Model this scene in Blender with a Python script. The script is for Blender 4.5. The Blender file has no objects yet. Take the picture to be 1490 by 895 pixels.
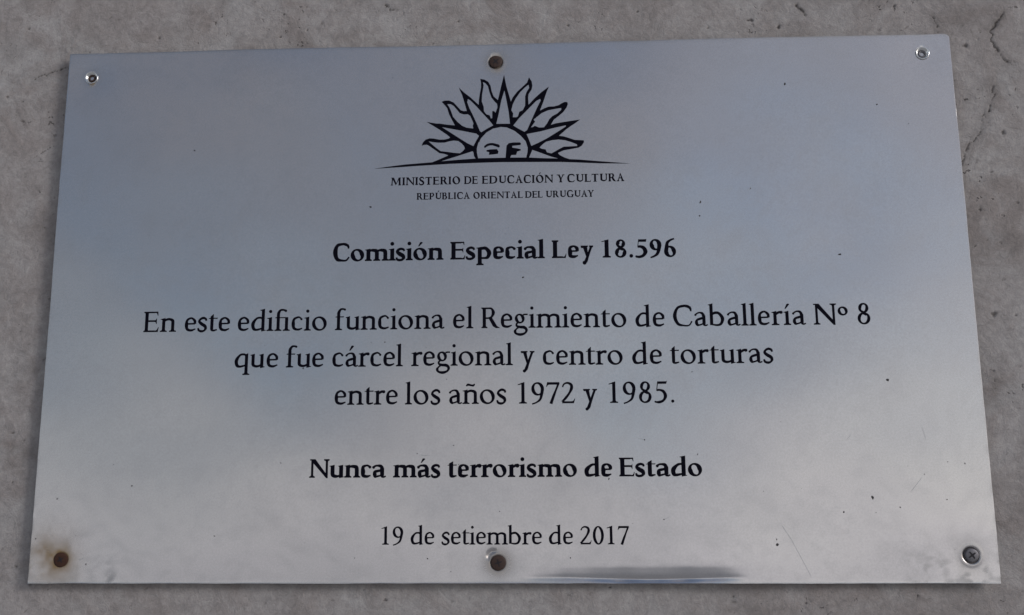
import bpy, math, random
import numpy as np
import mathutils

EXPO = 0.36
SKY = 0.085
SUNE = 1.0
SEL, SAZ = 20, 60
CLOUD_LOW = (7.2, 7.2, 7.5, 1)
SUNSIDE = 1.5
CLOUD_OFF = (5.3, 2.2, 0.9)
CLOUD_COL = (2.7, 2.65, 2.75, 1)
STEEL_R = 0.12
WALL_A = (0.355, 0.325, 0.320, 1)
WALL_B = (0.395, 0.374, 0.372, 1)
WALL_C = (0.296, 0.263, 0.254, 1)
WALL_D = (0.449, 0.434, 0.436, 1)
KX = {"min": .97, "rep": .95}
SHOWTR = False
# ---------------------------------------------------------------- camera, sky, sun, exposure
scene = bpy.context.scene
ZC = 1.75                                   # height of the plaque's middle above the pavement
cam_data = bpy.data.cameras.new("camera")
cam_data.sensor_width = 36.0
cam_data.lens = 38.65772
cam_data.shift_x = 0.035665
cam_data.shift_y = 0.035235
cam_data.clip_start = 0.02
cam_data.clip_end = 500.0
cam = bpy.data.objects.new("camera", cam_data)
scene.collection.objects.link(cam)
RC = mathutils.Matrix(((0.9988029, 0.0104245, 0.0477913), (0.0489118, -0.2017581, -0.9782133), (-0.0005551, 0.9793799, -0.2020264)))
cam.matrix_world = mathutils.Matrix.Translation((0.01621, -0.694, ZC - 0.17213)) @ RC.to_4x4()
scene.camera = cam

SUN_EL, SUN_AZ = math.radians(SEL), math.radians(SAZ)      # azimuth from the wall's normal towards its right
scene.view_settings.view_transform = 'Standard'
scene.view_settings.look = 'None'
scene.view_settings.gamma = 1.0
scene.view_settings.exposure = EXPO
scene.view_settings.use_curve_mapping = False

world = bpy.data.worlds.new("World")
scene.world = world
world.use_nodes = True
nt = world.node_tree
nt.nodes.clear()
def N(tree, kind, **kw):
    n = tree.nodes.new(kind)
    for k, v in kw.items():
        if k.startswith('i_'):
            k = k[2:]; n.inputs[int(k) if k.isdigit() else k.replace('_', ' ')].default_value = v
        else: setattr(n, k, v)
    return n
sky = N(nt, 'ShaderNodeTexSky', sky_type='NISHITA', sun_disc=False, sun_elevation=SUN_EL, sun_rotation=math.pi - SUN_AZ, altitude=50.0)
tc = N(nt, 'ShaderNodeTexCoord')
# broken cloud: noise on a flat layer overhead, closing up towards the horizon
sep = N(nt, 'ShaderNodeSeparateXYZ'); nt.links.new(tc.outputs['Generated'], sep.inputs[0])
zz = N(nt, 'ShaderNodeMath', operation='MAXIMUM', i_1=0.0); nt.links.new(sep.outputs['Z'], zz.inputs[0])
za = N(nt, 'ShaderNodeMath', operation='ADD', i_1=0.28); nt.links.new(zz.outputs[0], za.inputs[0])
dv = N(nt, 'ShaderNodeVectorMath', operation='DIVIDE')
cb = N(nt, 'ShaderNodeCombineXYZ')
for k in range(3): nt.links.new(za.outputs[0], cb.inputs[k])
nt.links.new(tc.outputs['Generated'], dv.inputs[0]); nt.links.new(cb.outputs[0], dv.inputs[1])
off = N(nt, 'ShaderNodeVectorMath', operation='ADD'); off.inputs[1].default_value = CLOUD_OFF
nt.links.new(dv.outputs[0], off.inputs[0])
cn = N(nt, 'ShaderNodeTexNoise', i_Scale=1.0, i_Detail=5.0, i_Roughness=0.5, i_Distortion=0.4)
stretch = N(nt, 'ShaderNodeMapping'); stretch.inputs['Rotation'].default_value = (0, 0, math.radians(-35)); stretch.inputs['Scale'].default_value = (4.6, 2.3, 2.3)
nt.links.new(off.outputs[0], stretch.inputs[0]); nt.links.new(stretch.outputs[0], cn.inputs['Vector'])
cr = N(nt, 'ShaderNodeMapRange', interpolation_type='SMOOTHSTEP')
cr.inputs["From Min"].default_value = 0.44; cr.inputs["From Max"].default_value = 0.56
cr.inputs['To Min'].default_value = 0.05
nt.links.new(cn.outputs['Fac'], cr.inputs['Value'])
hz = N(nt, 'ShaderNodeMapRange'); hz.inputs['From Min'].default_value = 0.0; hz.inputs['From Max'].default_value = 0.20
hz.inputs['To Min'].default_value = 1.0; hz.inputs['To Max'].default_value = 0.0
nt.links.new(zz.outputs[0], hz.inputs['Value'])
cov = N(nt, 'ShaderNodeMath', operation='MAXIMUM'); nt.links.new(cr.outputs[0], cov.inputs[0]); nt.links.new(hz.outputs[0], cov.inputs[1])
cmul = N(nt, 'ShaderNodeMath', operation='MULTIPLY', i_1=0.95); nt.links.new(cov.outputs[0], cmul.inputs[0])
mixc = N(nt, 'ShaderNodeMix', data_type='RGBA')
nt.links.new(cmul.outputs[0], mixc.inputs[0]); nt.links.new(sky.outputs[0], mixc.inputs[6])
# clouds are bright near the hazy horizon and greyer overhead, where one sees their bases
ch = N(nt, 'ShaderNodeMapRange', interpolation_type='SMOOTHSTEP'); ch.inputs['From Min'].default_value = -0.06; ch.inputs['From Max'].default_value = 0.22
nt.links.new(zz.outputs[0], ch.inputs['Value'])
cc = N(nt, 'ShaderNodeMix', data_type='RGBA'); cc.inputs[6].default_value = CLOUD_LOW; cc.inputs[7].default_value = CLOUD_COL
nt.links.new(ch.outputs[0], cc.inputs[0])
# and brighter on the sun's side
sdn = N(nt, 'ShaderNodeVectorMath', operation='DOT_PRODUCT')
sdn.inputs[1].default_value = (math.sin(SUN_AZ) * math.cos(SUN_EL), -math.cos(SUN_AZ) * math.cos(SUN_EL), math.sin(SUN_EL))
nt.links.new(tc.outputs['Generated'], sdn.inputs[0])
sg = N(nt, 'ShaderNodeMapRange', interpolation_type='SMOOTHSTEP'); sg.inputs['From Min'].default_value = 0.35; sg.inputs['From Max'].default_value = 1.0
sg.inputs['To Min'].default_value = 1.0; sg.inputs['To Max'].default_value = SUNSIDE
nt.links.new(sdn.outputs['Value'], sg.inputs['Value'])
cs = N(nt, 'ShaderNodeVectorMath', operation='SCALE'); nt.links.new(cc.outputs[2], cs.inputs[0]); nt.links.new(sg.outputs[0], cs.inputs['Scale'])
nt.links.new(cs.outputs[0], mixc.inputs[7])
bg = N(nt, 'ShaderNodeBackground', i_Strength=SKY)
nt.links.new(mixc.outputs[2], bg.inputs['Color'])
wo = N(nt, 'ShaderNodeOutputWorld'); nt.links.new(bg.outputs[0], wo.inputs[0])

sun = bpy.data.lights.new("sun", 'SUN')
sun.energy = SUNE; sun.angle = math.radians(16); sun.color = (1.0, 0.985, 0.975)
sun_o = bpy.data.objects.new("sun", sun); scene.collection.objects.link(sun_o)
sd = mathutils.Vector((math.sin(SUN_AZ) * math.cos(SUN_EL), -math.cos(SUN_AZ) * math.cos(SUN_EL), math.sin(SUN_EL)))
sun_o.rotation_euler = sd.to_track_quat('Z', 'Y').to_euler()
sun_o.location = (2, -3, 4)

# ---------------------------------------------------------------- layout on the plaque, in millimetres from its middle
EMBLEM_OUTLINE = [(-85.64, 91.57), (-77.6, 92.73), (-65.18, 94.2), (-46.58, 95.44), (-42.62, 97.07), (-35.95, 100.05), (-36.37, 100.45), (-38.77, 101.33), (-41.77, 101.83), (-44.84, 104.18), (-48.56, 107.04), (-50.1, 108.0), (-52.04, 108.04), (-53.89, 107.44), (-52.94, 109.87), (-51.2, 111.7), (-48.61, 112.58), (-45.78, 112.38), (-41.83, 111.51), (-38.36, 111.54), (-35.77, 112.17), (-34.66, 112.98), (-36.66, 114.84), (-41.46, 118.43), (-48.27, 122.96), (-50.56, 124.44), (-43.95, 123.16), (-41.67, 123.07), (-37.02, 122.23), (-31.55, 121.57), (-33.88, 126.31), (-35.48, 129.65), (-36.8, 134.1), (-38.63, 136.62), (-40.6, 138.9), (-38.65, 139.7), (-35.52, 139.73), (-32.39, 138.17), (-29.77, 135.08), (-27.67, 132.51), (-25.63, 131.77), (-23.54, 131.87), (-25.08, 137.71), (-26.67, 143.32), (-29.02, 149.06), (-25.65, 145.54), (-20.94, 141.54), (-15.5, 136.1), (-15.31, 139.73), (-14.7, 144.14), (-13.9, 148.61), (-13.89, 151.96), (-14.4, 155.03), (-11.56, 154.41), (-8.95, 152.7), (-7.42, 149.86), (-6.64, 145.65), (-5.35, 141.99), (-2.48, 139.14), (-1.16, 144.98), (-0.11, 149.69), (1.8, 157.66), (3.29, 149.31), (5.06, 142.6), (6.32, 137.85), (7.64, 140.9), (10.5, 144.71), (14.2, 148.21), (17.34, 151.23), (18.68, 155.0), (20.46, 152.01), (20.94, 148.9), (20.4, 146.13), (18.28, 142.84), (17.97, 140.07), (18.2, 135.11), (22.37, 139.72), (27.09, 144.03), (32.06, 147.8), (30.18, 143.12), (28.02, 136.52), (25.77, 130.64), (28.51, 132.11), (31.62, 133.33), (35.22, 133.34), (38.32, 134.12), (40.42, 135.45), (42.47, 136.4), (44.26, 136.16), (44.6, 134.77), (43.69, 132.32), (41.33, 129.07), (38.2, 126.38), (35.08, 123.99), (32.96, 120.2), (36.05, 121.21), (46.09, 122.67), (52.49, 123.46), (49.09, 120.89), (46.26, 119.09), (43.24, 116.85), (38.21, 112.36), (41.41, 111.85), (44.82, 110.66), (48.69, 109.17), (54.67, 108.75), (54.87, 107.48), (53.31, 104.99), (51.14, 103.67), (46.42, 102.84), (41.24, 102.03), (37.33, 100.26), (38.63, 98.68), (42.02, 96.77), (45.02, 95.7), (51.43, 95.24), (65.01, 93.77), (85.33, 91.69), (64.97, 92.32), (49.71, 93.29), (38.56, 93.89), (27.33, 94.16), (13.62, 94.42), (-0.12, 94.64), (-12.33, 94.54), (-33.94, 94.13), (-59.94, 92.93), (-65.16, 92.59), (-77.59, 92.0)]
EMBLEM_OPENINGS = [[(-40.91, 96.01), (-29.63, 99.54), (-19.68, 102.8), (-19.04, 102.11), (-18.62, 99.32), (-17.61, 97.5), (-29.62, 96.82)], [(-49.24, 110.48), (-45.76, 109.73), (-41.82, 109.35), (-38.35, 109.38), (-35.3, 110.2), (-32.3, 110.73), (-29.24, 110.32), (-27.07, 108.66), (-25.31, 106.57), (-24.8, 104.71), (-26.18, 102.93), (-28.11, 101.46), (-32.27, 101.88), (-36.61, 102.65), (-40.95, 103.22), (-43.97, 105.58), (-47.05, 108.38)], [(-40.36, 120.57), (-34.04, 119.21), (-25.33, 117.3), (-17.09, 115.37), (-15.25, 113.71), (-17.1, 110.32), (-19.04, 106.45), (-23.14, 108.58), (-29.67, 113.07), (-35.8, 117.38)], [(-36.81, 137.17), (-34.48, 137.12), (-32.38, 135.69), (-30.56, 133.41), (-28.18, 130.34), (-25.62, 129.44), (-22.75, 129.48), (-21.21, 128.21), (-19.91, 125.17), (-18.99, 122.68), (-19.5, 121.02), (-19.13, 119.09), (-23.52, 119.73), (-26.63, 121.17), (-29.74, 124.0), (-32.87, 127.92), (-33.9, 131.25), (-35.22, 134.61)], [(-22.75, 140.54), (-20.94, 139.31), (-16.8, 134.79), (-12.63, 129.7), (-8.52, 124.92), (-5.67, 121.02), (-9.55, 118.89), (-13.72, 116.23), (-14.64, 117.08), (-16.81, 122.64), (-19.4, 128.76), (-21.73, 133.76), (-23.26, 138.26)], [(-12.59, 152.58), (-11.05, 151.9), (-9.24, 149.61), (-8.18, 145.14), (-6.89, 141.23), (-4.86, 138.4), (-3.05, 136.42), (-2.79, 133.89), (-4.1, 130.06), (-5.12, 131.32), (-6.32, 131.19), (-6.34, 126.26), (-7.22, 125.98), (-8.0, 128.22), (-10.31, 129.11), (-11.89, 131.32), (-12.11, 134.69), (-13.4, 138.59), (-13.12, 143.56), (-12.08, 150.22)], [(1.96, 146.0), (3.22, 139.31), (4.74, 130.41), (5.56, 121.86), (-3.63, 122.06), (-2.02, 128.93), (-0.17, 138.84)], [(18.35, 149.66), (18.74, 147.31), (17.0, 144.56), (15.95, 141.26), (15.88, 134.61), (14.28, 131.34), (11.96, 130.25), (10.91, 126.97), (9.84, 126.35), (7.54, 126.5), (7.83, 129.25), (6.55, 131.51), (7.61, 135.89), (9.44, 139.71), (12.59, 144.36), (15.73, 147.63)], [(26.01, 139.09), (26.42, 137.94), (24.38, 133.88), (21.2, 126.74), (17.0, 116.96), (15.19, 115.82), (10.29, 118.77), (7.77, 120.54), (11.92, 125.86), (18.17, 132.34), (23.41, 137.76)], [(40.09, 132.15), (40.07, 130.77), (37.17, 128.07), (34.06, 126.47), (32.0, 124.35), (30.4, 121.33), (28.34, 118.63), (25.21, 118.55), (22.14, 119.89), (21.12, 119.08), (19.6, 118.82), (22.45, 122.88), (21.45, 124.28), (24.29, 126.68), (26.9, 128.84), (31.03, 130.67), (35.19, 131.42)], [(43.05, 119.64), (42.81, 118.72), (38.03, 115.59), (30.21, 110.72), (24.11, 107.62), (19.78, 105.66), (18.13, 110.48), (16.65, 114.22), (25.96, 115.84), (34.62, 117.96)], [(25.17, 104.39), (27.54, 106.87), (29.72, 108.44), (33.63, 109.38), (37.94, 109.73), (42.23, 109.11), (46.51, 107.65), (50.13, 105.98), (50.3, 104.81), (45.59, 104.66), (41.29, 104.55), (38.7, 103.24), (35.66, 101.46), (33.03, 100.05), (30.07, 100.89), (29.23, 102.94), (26.67, 103.48)], [(20.39, 102.88), (25.77, 100.73), (32.59, 97.88), (37.73, 96.33), (27.41, 96.82), (18.18, 97.48)], [(-15.82, 97.66), (-16.64, 101.57), (-16.73, 104.79), (-15.81, 108.43), (-13.63, 112.3), (-10.12, 116.15), (-5.81, 118.71), (-0.59, 119.78), (3.47, 119.3), (8.66, 116.69), (12.96, 112.88), (15.96, 109.15), (17.29, 104.55), (17.16, 101.39), (16.26, 97.52), (5.49, 97.73), (6.37, 99.51), (9.58, 99.59), (10.29, 101.96), (12.64, 102.6), (12.64, 103.52), (10.31, 104.15), (7.05, 104.75), (7.06, 106.07), (12.44, 106.49), (12.91, 107.41), (12.27, 108.35), (7.72, 108.44), (4.69, 108.02), (3.16, 106.24), (2.46, 97.69)]]
EMBLEM_MARKS = [[(-11.94, 106.21), (-10.14, 107.68), (-8.11, 108.33), (-6.04, 108.38), (-3.92, 107.85), (-1.81, 107.08), (-1.21, 106.04), (-1.91, 104.98), (-3.97, 105.85), (-6.27, 106.68), (-8.16, 106.67), (-9.73, 106.06), (-11.48, 104.83)], [(-10.38, 103.3), (-7.99, 103.79), (-3.25, 103.98), (-2.2, 102.21), (-2.62, 100.61), (-5.88, 100.24), (-8.69, 100.05), (-8.45, 101.9), (-10.15, 102.37)]]
LINES = {
    'bold': (True, 27.50, 18.6, [('Comisión', -111.97, -38.65), ('Especial', -34.22, 27.77), ('Ley', 32.30, 59.35), ('18.596', 64.71, 113.04)]),
    'reg1': (False, -18.87, 21.1, [('En', -236.01, -214.27), ('este', -208.61, -178.67), ('edificio', -173.54, -114.87), ('funciona', -109.46, -37.65), ('el', -32.25, -19.01), ('Regimiento', -13.85, 79.59), ('de', 85.35, 104.03), ('Caballería', 109.42, 193.48), ('Nº', 198.25, 220.05), ('8', 225.90, 234.94)]),
    'reg2': (False, -43.30, 21.1, [('que', -174.51, -145.98), ('fue', -140.77, -116.17), ('cárcel', -110.54, -64.57), ('regional', -59.19, 6.37), ('y', 11.39, 20.94), ('centro', 25.51, 76.58), ('de', 82.56, 101.47), ('torturas', 106.60, 171.59)]),
    'reg3': (False, -68.12, 21.0, [('entre', -108.34, -67.65), ('los', -62.93, -40.17), ('años', -34.71, 1.98), ('1972', 9.29, 45.76), ('y', 50.89, 60.93), ('1985.', 67.09, 108.32)]),
    'bold2': (True, -114.65, 18.1, [('Nunca', -123.22, -74.30), ('más', -69.89, -39.94), ('terrorismo', -35.47, 46.00), ('de', 50.59, 68.03), ('Estado', 72.31, 123.79)]),
    'date': (False, -156.41, 17.2, [('19', -76.69, -62.94), ('de', -58.34, -43.47), ('setiembre', -39.13, 23.50), ('de', 27.79, 42.74), ('2017', 47.02, 77.52)]),
    'min': (True, 79.60, 8.4, [('MINISTERIO', -74.31, -27.79), ('DE', -25.22, -16.02), ('EDUCACIÓN', -13.37, 34.01), ('Y', 36.33, 41.28), ('CULTURA', 43.19, 80.87)]),
    'rep': (True, 69.22, 7.1, [('REPÚBLICA', -56.79, -21.42), ('ORIENTAL', -19.09, 13.84), ('DEL', 15.25, 26.92), ('URUGUAY', 29.05, 60.68)]),
}
SPECKS = [(13.34, 14.78, 1.43), (129.99, 64.44, 1.54), (129.16, 55.02, 0.9), (217.73, 27.56, 1.76), (227.4, -128.28, 1.87), (248.8, 130.22, 0.9), (-208.49, 107.0, 0.81), (-87.64, 64.86, 1.32), (163.0, 73.32, 0.72), (120.11, -48.56, 0.9), (241.64, -54.96, 1.32), (-31.63, -94.47, 0.81), (65.81, -116.16, 1.32), (-129.43, -43.97, 0.9), (-237.23, -119.16, 0.9), (209.28, -137.03, 0.81), (167.4, -153.61, 0.9), (167.64, -156.94, 1.43), (-54.75, -99.57, 0.54), (88.8, -91.73, 0.72), (-141.63, -105.21, 0.81), (-28.54, -106.66, 0.45), (-182.42, -150.82, 0.81), (-93.23, -164.52, 0.72), (-47.65, -164.99, 0.81), (-33.06, -172.94, 0.54), (40.94, -164.66, 0.72), (-2.65, -135.95, 0.54), (228.81, -137.51, 0.54), (161.02, -124.23, 0.63), (121.42, -101.0, 0.99), (-76.5, -27.27, 0.63), (-57.99, -1.84, 0.45), (72.71, 0.64, 0.45), (-36.2, -52.02, 0.63), (189.41, 146.27, 1.32), (-250.19, -105.52, 0.63), (-285.35, -127.25, 0.72), (-49.65, -31.18, 0.45), (-85.46, -27.17, 0.54), (272.15, -129.7, 0.63), (284.88, -107.43, 0.54), (284.85, -107.86, 0.54), (259.75, -114.08, 0.54), (274.55, -106.53, 0.63), (243.59, -134.21, 0.9), (99.08, -141.33, 0.72), (-297.19, -152.31, 0.63), (-263.61, -168.16, 0.9), (-267.17, -161.77, 0.54), (268.29, 116.22, 0.45), (274.48, -159.99, 0.45)]
CRACKS = [[(339.94, 197.23), (334.77, 190.34), (330.52, 183.46), (330.31, 176.49), (332.98, 171.46), (335.1, 165.46), (338.24, 160.94)], [(318.7, 114.19), (314.64, 108.51), (309.28, 102.88), (307.13, 98.63), (303.06, 92.52), (300.19, 84.99)], [(202.08, 207.09), (205.51, 202.92), (209.46, 199.77)], [(-327.03, 164.46), (-319.51, 167.87), (-314.31, 169.8), (-307.12, 171.17), (-300.45, 173.06)], [(328.68, 144.98), (326.25, 133.35), (321.54, 125.7), (318.44, 120.94)], [(293.16, 195.48), (295.29, 188.39), (296.05, 181.36)], [(-80.4, 214.38), (-77.47, 210.15), (-73.66, 211.09)]]
PITS = [(312.05, 173.48, 2.52), (267.88, 203.74, 1.68), (314.67, -12.33, 2.31), (169.65, 195.77, 1.68), (142.18, 190.93, 1.05), (-183.48, 181.99, 1.68), (189.6, 190.18, 1.05), (-239.63, 193.74, 1.05), (-154.09, 191.52, 0.92), (-136.03, 196.73, 0.84), (-334.66, 203.0, 1.09), (-289.06, 183.61, 0.84), (-333.93, 148.27, 1.01), (-332.11, 132.53, 1.26), (-316.29, 110.15, 0.84), (-344.91, 151.58, 1.26), (332.14, 111.5, 1.26), (323.09, 128.08, 0.84), (94.39, 204.94, 0.84), (45.53, 196.03, 1.05), (-87.52, 184.68, 0.92), (-30.29, 201.13, 0.84), (-6.16, 202.03, 0.76), (321.96, 83.16, 1.01), (336.57, 62.71, 1.05), (310.93, 58.49, 0.84), (313.34, 37.61, 0.84), (306.44, 33.12, 0.67), (322.67, 35.62, 0.84), (-311.79, -168.97, 1.26), (-196.24, -155.06, 0.42), (65.83, -182.48, 0.84), (251.64, -188.53, 0.84), (327.43, -12.48, 1.01), (302.45, -65.95, 0.84), (-73.87, -189.56, 0.67), (140.65, -188.6, 0.92), (-312.34, -89.22, 0.84), (-321.82, -84.69, 0.84), (-318.21, -115.75, 0.84), (-303.11, -34.98, 0.84)]
SCRATCHES = [[(171.21, -145.29), (176.55, -154.05), (181.74, -164.82), (186.89, -175.51)], [(260.5, -84.22), (262.36, -92.39)], [(-52.99, -100.45), (-50.36, -100.9), (-47.31, -100.48)], [(85.38, -90.84), (88.8, -91.73)], [(161.62, 72.4), (163.94, 74.26)], [(251.0, -124.59), (257.91, -116.19)], [(213.96, -92.52), (216.73, -89.09)], [(-285.87, -126.38), (-284.01, -127.26)], [(-268.22, -165.6), (-265.22, -164.33)], [(99.94, -140.91), (102.95, -139.65)]]

# ---------------------------------------------------------------- lettering
# A broad-nib serif alphabet drawn from strokes (1000 units to the em).
class Pen:
    def __init__(g, bold):
        g.b = bold
        g.s = 98 + 46 * bold          # lower-case stem
        g.c = 102 + 48 * bold          # capital stem
        g.t = 52 + 9 * bold           # hairline
        g.k = 40 + 13 * bold           # serif thickness
        g.e = 60 - 6 * bold           # serif overhang
        g.xh = 437 + 8 * bold
        g.ch = 651
        g.asc = 702
        g.F = []
    def poly(g, pts):
        a = sum(p[0] * q[1] - q[0] * p[1] for p, q in zip(pts, pts[1:] + pts[:1]))
        g.F.append(list(pts) if a > 0 else list(pts)[::-1])
    def quad(g, a, b, c, d):
        g.poly([a, b, c]); g.poly([a, c, d])
    def stem(g, x, y0, y1, w=None):
        w = (w or g.s) / 2
        g.poly([(x - w, y0), (x + w, y0), (x + w, y1), (x - w, y1)])
    def foot(g, x, y=0, l=None, r=None, w=None, up=1, k=None, br=40):
        """bracketed slab serif; up=1 at the bottom of a stem, -1 at its top"""
        w = (w or g.s) / 2; l = g.e if l is None else l; r = g.e if r is None else r
        k = k or g.k
        P = [(x - w - l, y), (x + w + r, y)]
        def side(sx, ex):
            return [(x + sx * (w + ex), y + up * k * .85),
                    (x + sx * (w + ex * .45), y + up * k * 1.12),
                    (x + sx * (w + ex * .14), y + up * (k + br * .35)),
                    (x + sx * w, y + up * (k + br))]
        R = side(1, r) if r > 0 else [(x + w, y + up * (k + br))]
        L = side(-1, l) if l > 0 else [(x - w, y + up * (k + br))]
        g.poly(P + R + L[::-1])
    def flag(g, x, y, w=None, n=54, h=34):
        w = (w or g.s) / 2
        g.poly([(x + w, y + 9), (x + w, y - 80), (x - w, y - 80), (x - w, y - h - 26),
                (x - w - n * .55, y - h - 14), (x - w - n, y - h - 12), (x - w - n, y - h + 5), (x, y - 4)])
    def nib(g, th, s, t, phi=0.33):
        return math.hypot(s * math.sin(th - phi), t * math.cos(th - phi))
    def pen(g, pts, s=None, t=None, closed=False, phi=0.33, n=7):
        s = s or g.s * 1.06; t = t or g.t
        P = [np.array(p[:2], float) for p in pts]; W = [p[2] if len(p) > 2 else None for p in pts]
        N = len(P)
        out = []; ws = []
        segs = N if closed else N - 1
        for i in range(segs):
            p1, p2 = P[i], P[(i + 1) % N]
            if closed: p0, p3 = P[i - 1], P[(i + 2) % N]
            else:
                p0 = P[i - 1] if i > 0 else 2 * p1 - p2
                p3 = P[i + 2] if i + 2 < N else 2 * p2 - p1
            d = np.linalg.norm(p2 - p1)
            m1 = (p2 - p0) / (np.linalg.norm(p1 - p0) + d) * d
            m2 = (p3 - p1) / (np.linalg.norm(p3 - p2) + d) * d
            for j in range(n + (0 if closed or i < segs - 1 else 1)):
                u = j / n
                out.append((2*u**3 - 3*u*u + 1)*p1 + (u**3 - 2*u*u + u)*m1 + (3*u*u - 2*u**3)*p2 + (u**3 - u*u)*m2)
                a, b = W[i], W[(i + 1) % N]
                v = u * u * (3 - 2 * u)
                ws.append(None if a is None or b is None else a + (b - a) * v)
        M = len(out); L = []; R = []
        for i in range(M):
            a = out[i - 1] if (closed or i > 0) else out[0]
            b = out[(i + 1) % M] if (closed or i < M - 1) else out[-1]
            d = b - a; th = math.atan2(d[1], d[0])
            w = ws[i] if ws[i] is not None else g.nib(th, s, t, phi)
            nv = np.array([-math.sin(th), math.cos(th)]) * w / 2
            L.append(tuple(out[i] + nv)); R.append(tuple(out[i] - nv))
        for i in range(M if closed else M - 1):
            j = (i + 1) % M
            g.quad(R[i], R[j], L[j], L[i])
    def ring(g, cx, cy, rx, ry, s=None, t=None, phi=0.33, sq=1.0):
        """outer radii rx, ry"""
        s = s or g.s * 1.1; t = t or g.t
        N = 40; o = []; q = []
        for i in range(N):
            a = 2 * math.pi * i / N
            ca, sa = math.cos(a), math.sin(a)
            x = cx + rx * math.copysign(abs(ca) ** sq, ca); y = cy + ry * math.copysign(abs(sa) ** sq, sa)
            th = math.atan2(ry * ca, -rx * sa)
            w = g.nib(th, s, t, phi)
            nx, ny = math.cos(a) / rx, math.sin(a) / ry; m = math.hypot(nx, ny)
            o.append((x, y)); q.append((x - nx / m * w, y - ny / m * w))
        for i in range(N):
            j = (i + 1) % N
            g.quad(o[i], o[j], q[j], q[i])
    def dot(g, x, y, r):
        g.poly([(x + r * math.cos(a * math.pi / 8), y + r * math.sin(a * math.pi / 8)) for a in range(16)])
    def acute(g, x, y):
        w = 40 + 16 * g.b
        g.poly([(x - 44, y - 8), (x - 12, y - 16), (x + 66 + w, y + 122), (x + 56 + w * .4, y + 150), (x + 20, y + 136)])
    # -------- lower case: each returns the advance width
    def i_(g, dotted=True):
        x = 10 + g.e + g.s / 2
        g.stem(x, 0, g.xh - 20); g.flag(x, g.xh); g.foot(x)
        if dotted: g.dot(x - 2, 620, 52 + 18 * g.b)
        return x + g.s / 2 + g.e
    def arch(g, xl, xr, y0=330):
        d = xr - xl; s = g.s
        g.pen([(xl + s * .1, y0 + 2, g.t * 1.1), (xl + d * .26, y0 + 55, g.t * 1.35), (xl + d * .60, g.xh + 9 - s * .44, s * .80),
               (xr - s * .13, y0 + 28, s * 1.0), (xr, y0 - 70, s)])
    def n_(g):
        x = 10 + g.e + g.s / 2; d = 286 + 28 * g.b
        g.stem(x, 0, g.xh - 20); g.flag(x, g.xh); g.foot(x)
        g.arch(x, x + d); g.stem(x + d, 0, 285); g.foot(x + d)
        return x + d + g.s / 2 + g.e - 2
    def m_(g):
        x = 10 + g.e + g.s / 2; d = 280 + 22 * g.b
        g.stem(x, 0, g.xh - 20); g.flag(x, g.xh); g.foot(x)
        for q in (1, 2):
            g.arch(x + (q - 1) * d, x + q * d); g.stem(x + q * d, 0, 285); g.foot(x + q * d)
        return x + 2 * d + g.s / 2 + g.e - 2
    def r_(g):
        x = 10 + g.e + g.s / 2; s = g.s
        g.stem(x, 0, g.xh - 20); g.flag(x, g.xh); g.foot(x, r=g.e + 12)
        g.pen([(x + s * .2, 325, g.t), (x + s * .5 + 40, 385, g.t * 1.5), (x + s * .5 + 95, 405, s * .8), (x + s * .5 + 142, 396, s * 1.0)])
        g.dot(x + s * .5 + 140, 398, s * .5)
        return x + s / 2 + 178
    def u_(g):
        x = 68 + g.s / 2 - 8; d = 276 + 28 * g.b; s = g.s
        g.stem(x, 120, g.xh - 20); g.flag(x, g.xh - 4, n=40)
        g.pen([(x, 170, s), (x + s * .1, 90, s * .98), (x + d * .33, 34 + s * .12, s * .82), (x + d * .7, 58, g.t * 1.3), (x + d, 108, g.t * 1.1)])
        g.stem(x + d, 30, g.xh - 20); g.flag(x + d, g.xh - 4, n=40)
        g.poly([(x + d - s/2, 60), (x + d - s/2, -6), (x + d - s/2 + 16, -14), (x + d + s/2 + 46, 18), (x + d + s/2 + 46, 36), (x + d + s/2, 42), (x + d + s/2, 80)])
        return x + d + s / 2 + 50
    def o_(g):
        w = 462 + 26 * g.b
        g.ring(26 + w / 2, g.xh / 2, w / 2, g.xh / 2 + 11)
        return w + 54
    def c_(g):
        s = g.s
        g.pen([(348 + 14*g.b, 356, s * .62), (300 + 8*g.b, 412 - g.b*8, s * .52), (236, 430 - g.b*6, g.t * 1.15), (112, 366, s * .78), (34 + s * .55, 215, s * 1.1),
               (112 + s * .05, 74 + s * .06, s * .92), (240, 32 + s * .05, s * .7), (370 + 14*g.b, 76, g.t * .8)])
        g.dot(340 + 14*g.b, 366, s * .36)
        return 408 + 26 * g.b
    def e_(g):
        s = g.s
        g.pen([(60 + s*.2, 246 + g.b*5, g.t), (200, 249, g.t), (352 + 20*g.b, 252, g.t)])
        g.pen([(366 + 16*g.b - s * .2, 244, s * .85), (350 + 16*g.b - s * .1, 345, s * .86), (232 + g.b*8, 430 - g.b*4, g.t * 1.15), (110, 368, s * .74), (32 + s * .55, 215, s * 1.1),
               (110 + s * .05, 74 + s * .06, s * .92), (236, 32 + s * .08, s * .75), (372 + 14*g.b, 86, g.t * .8)])
        return 414 + 28 * g.b
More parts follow.
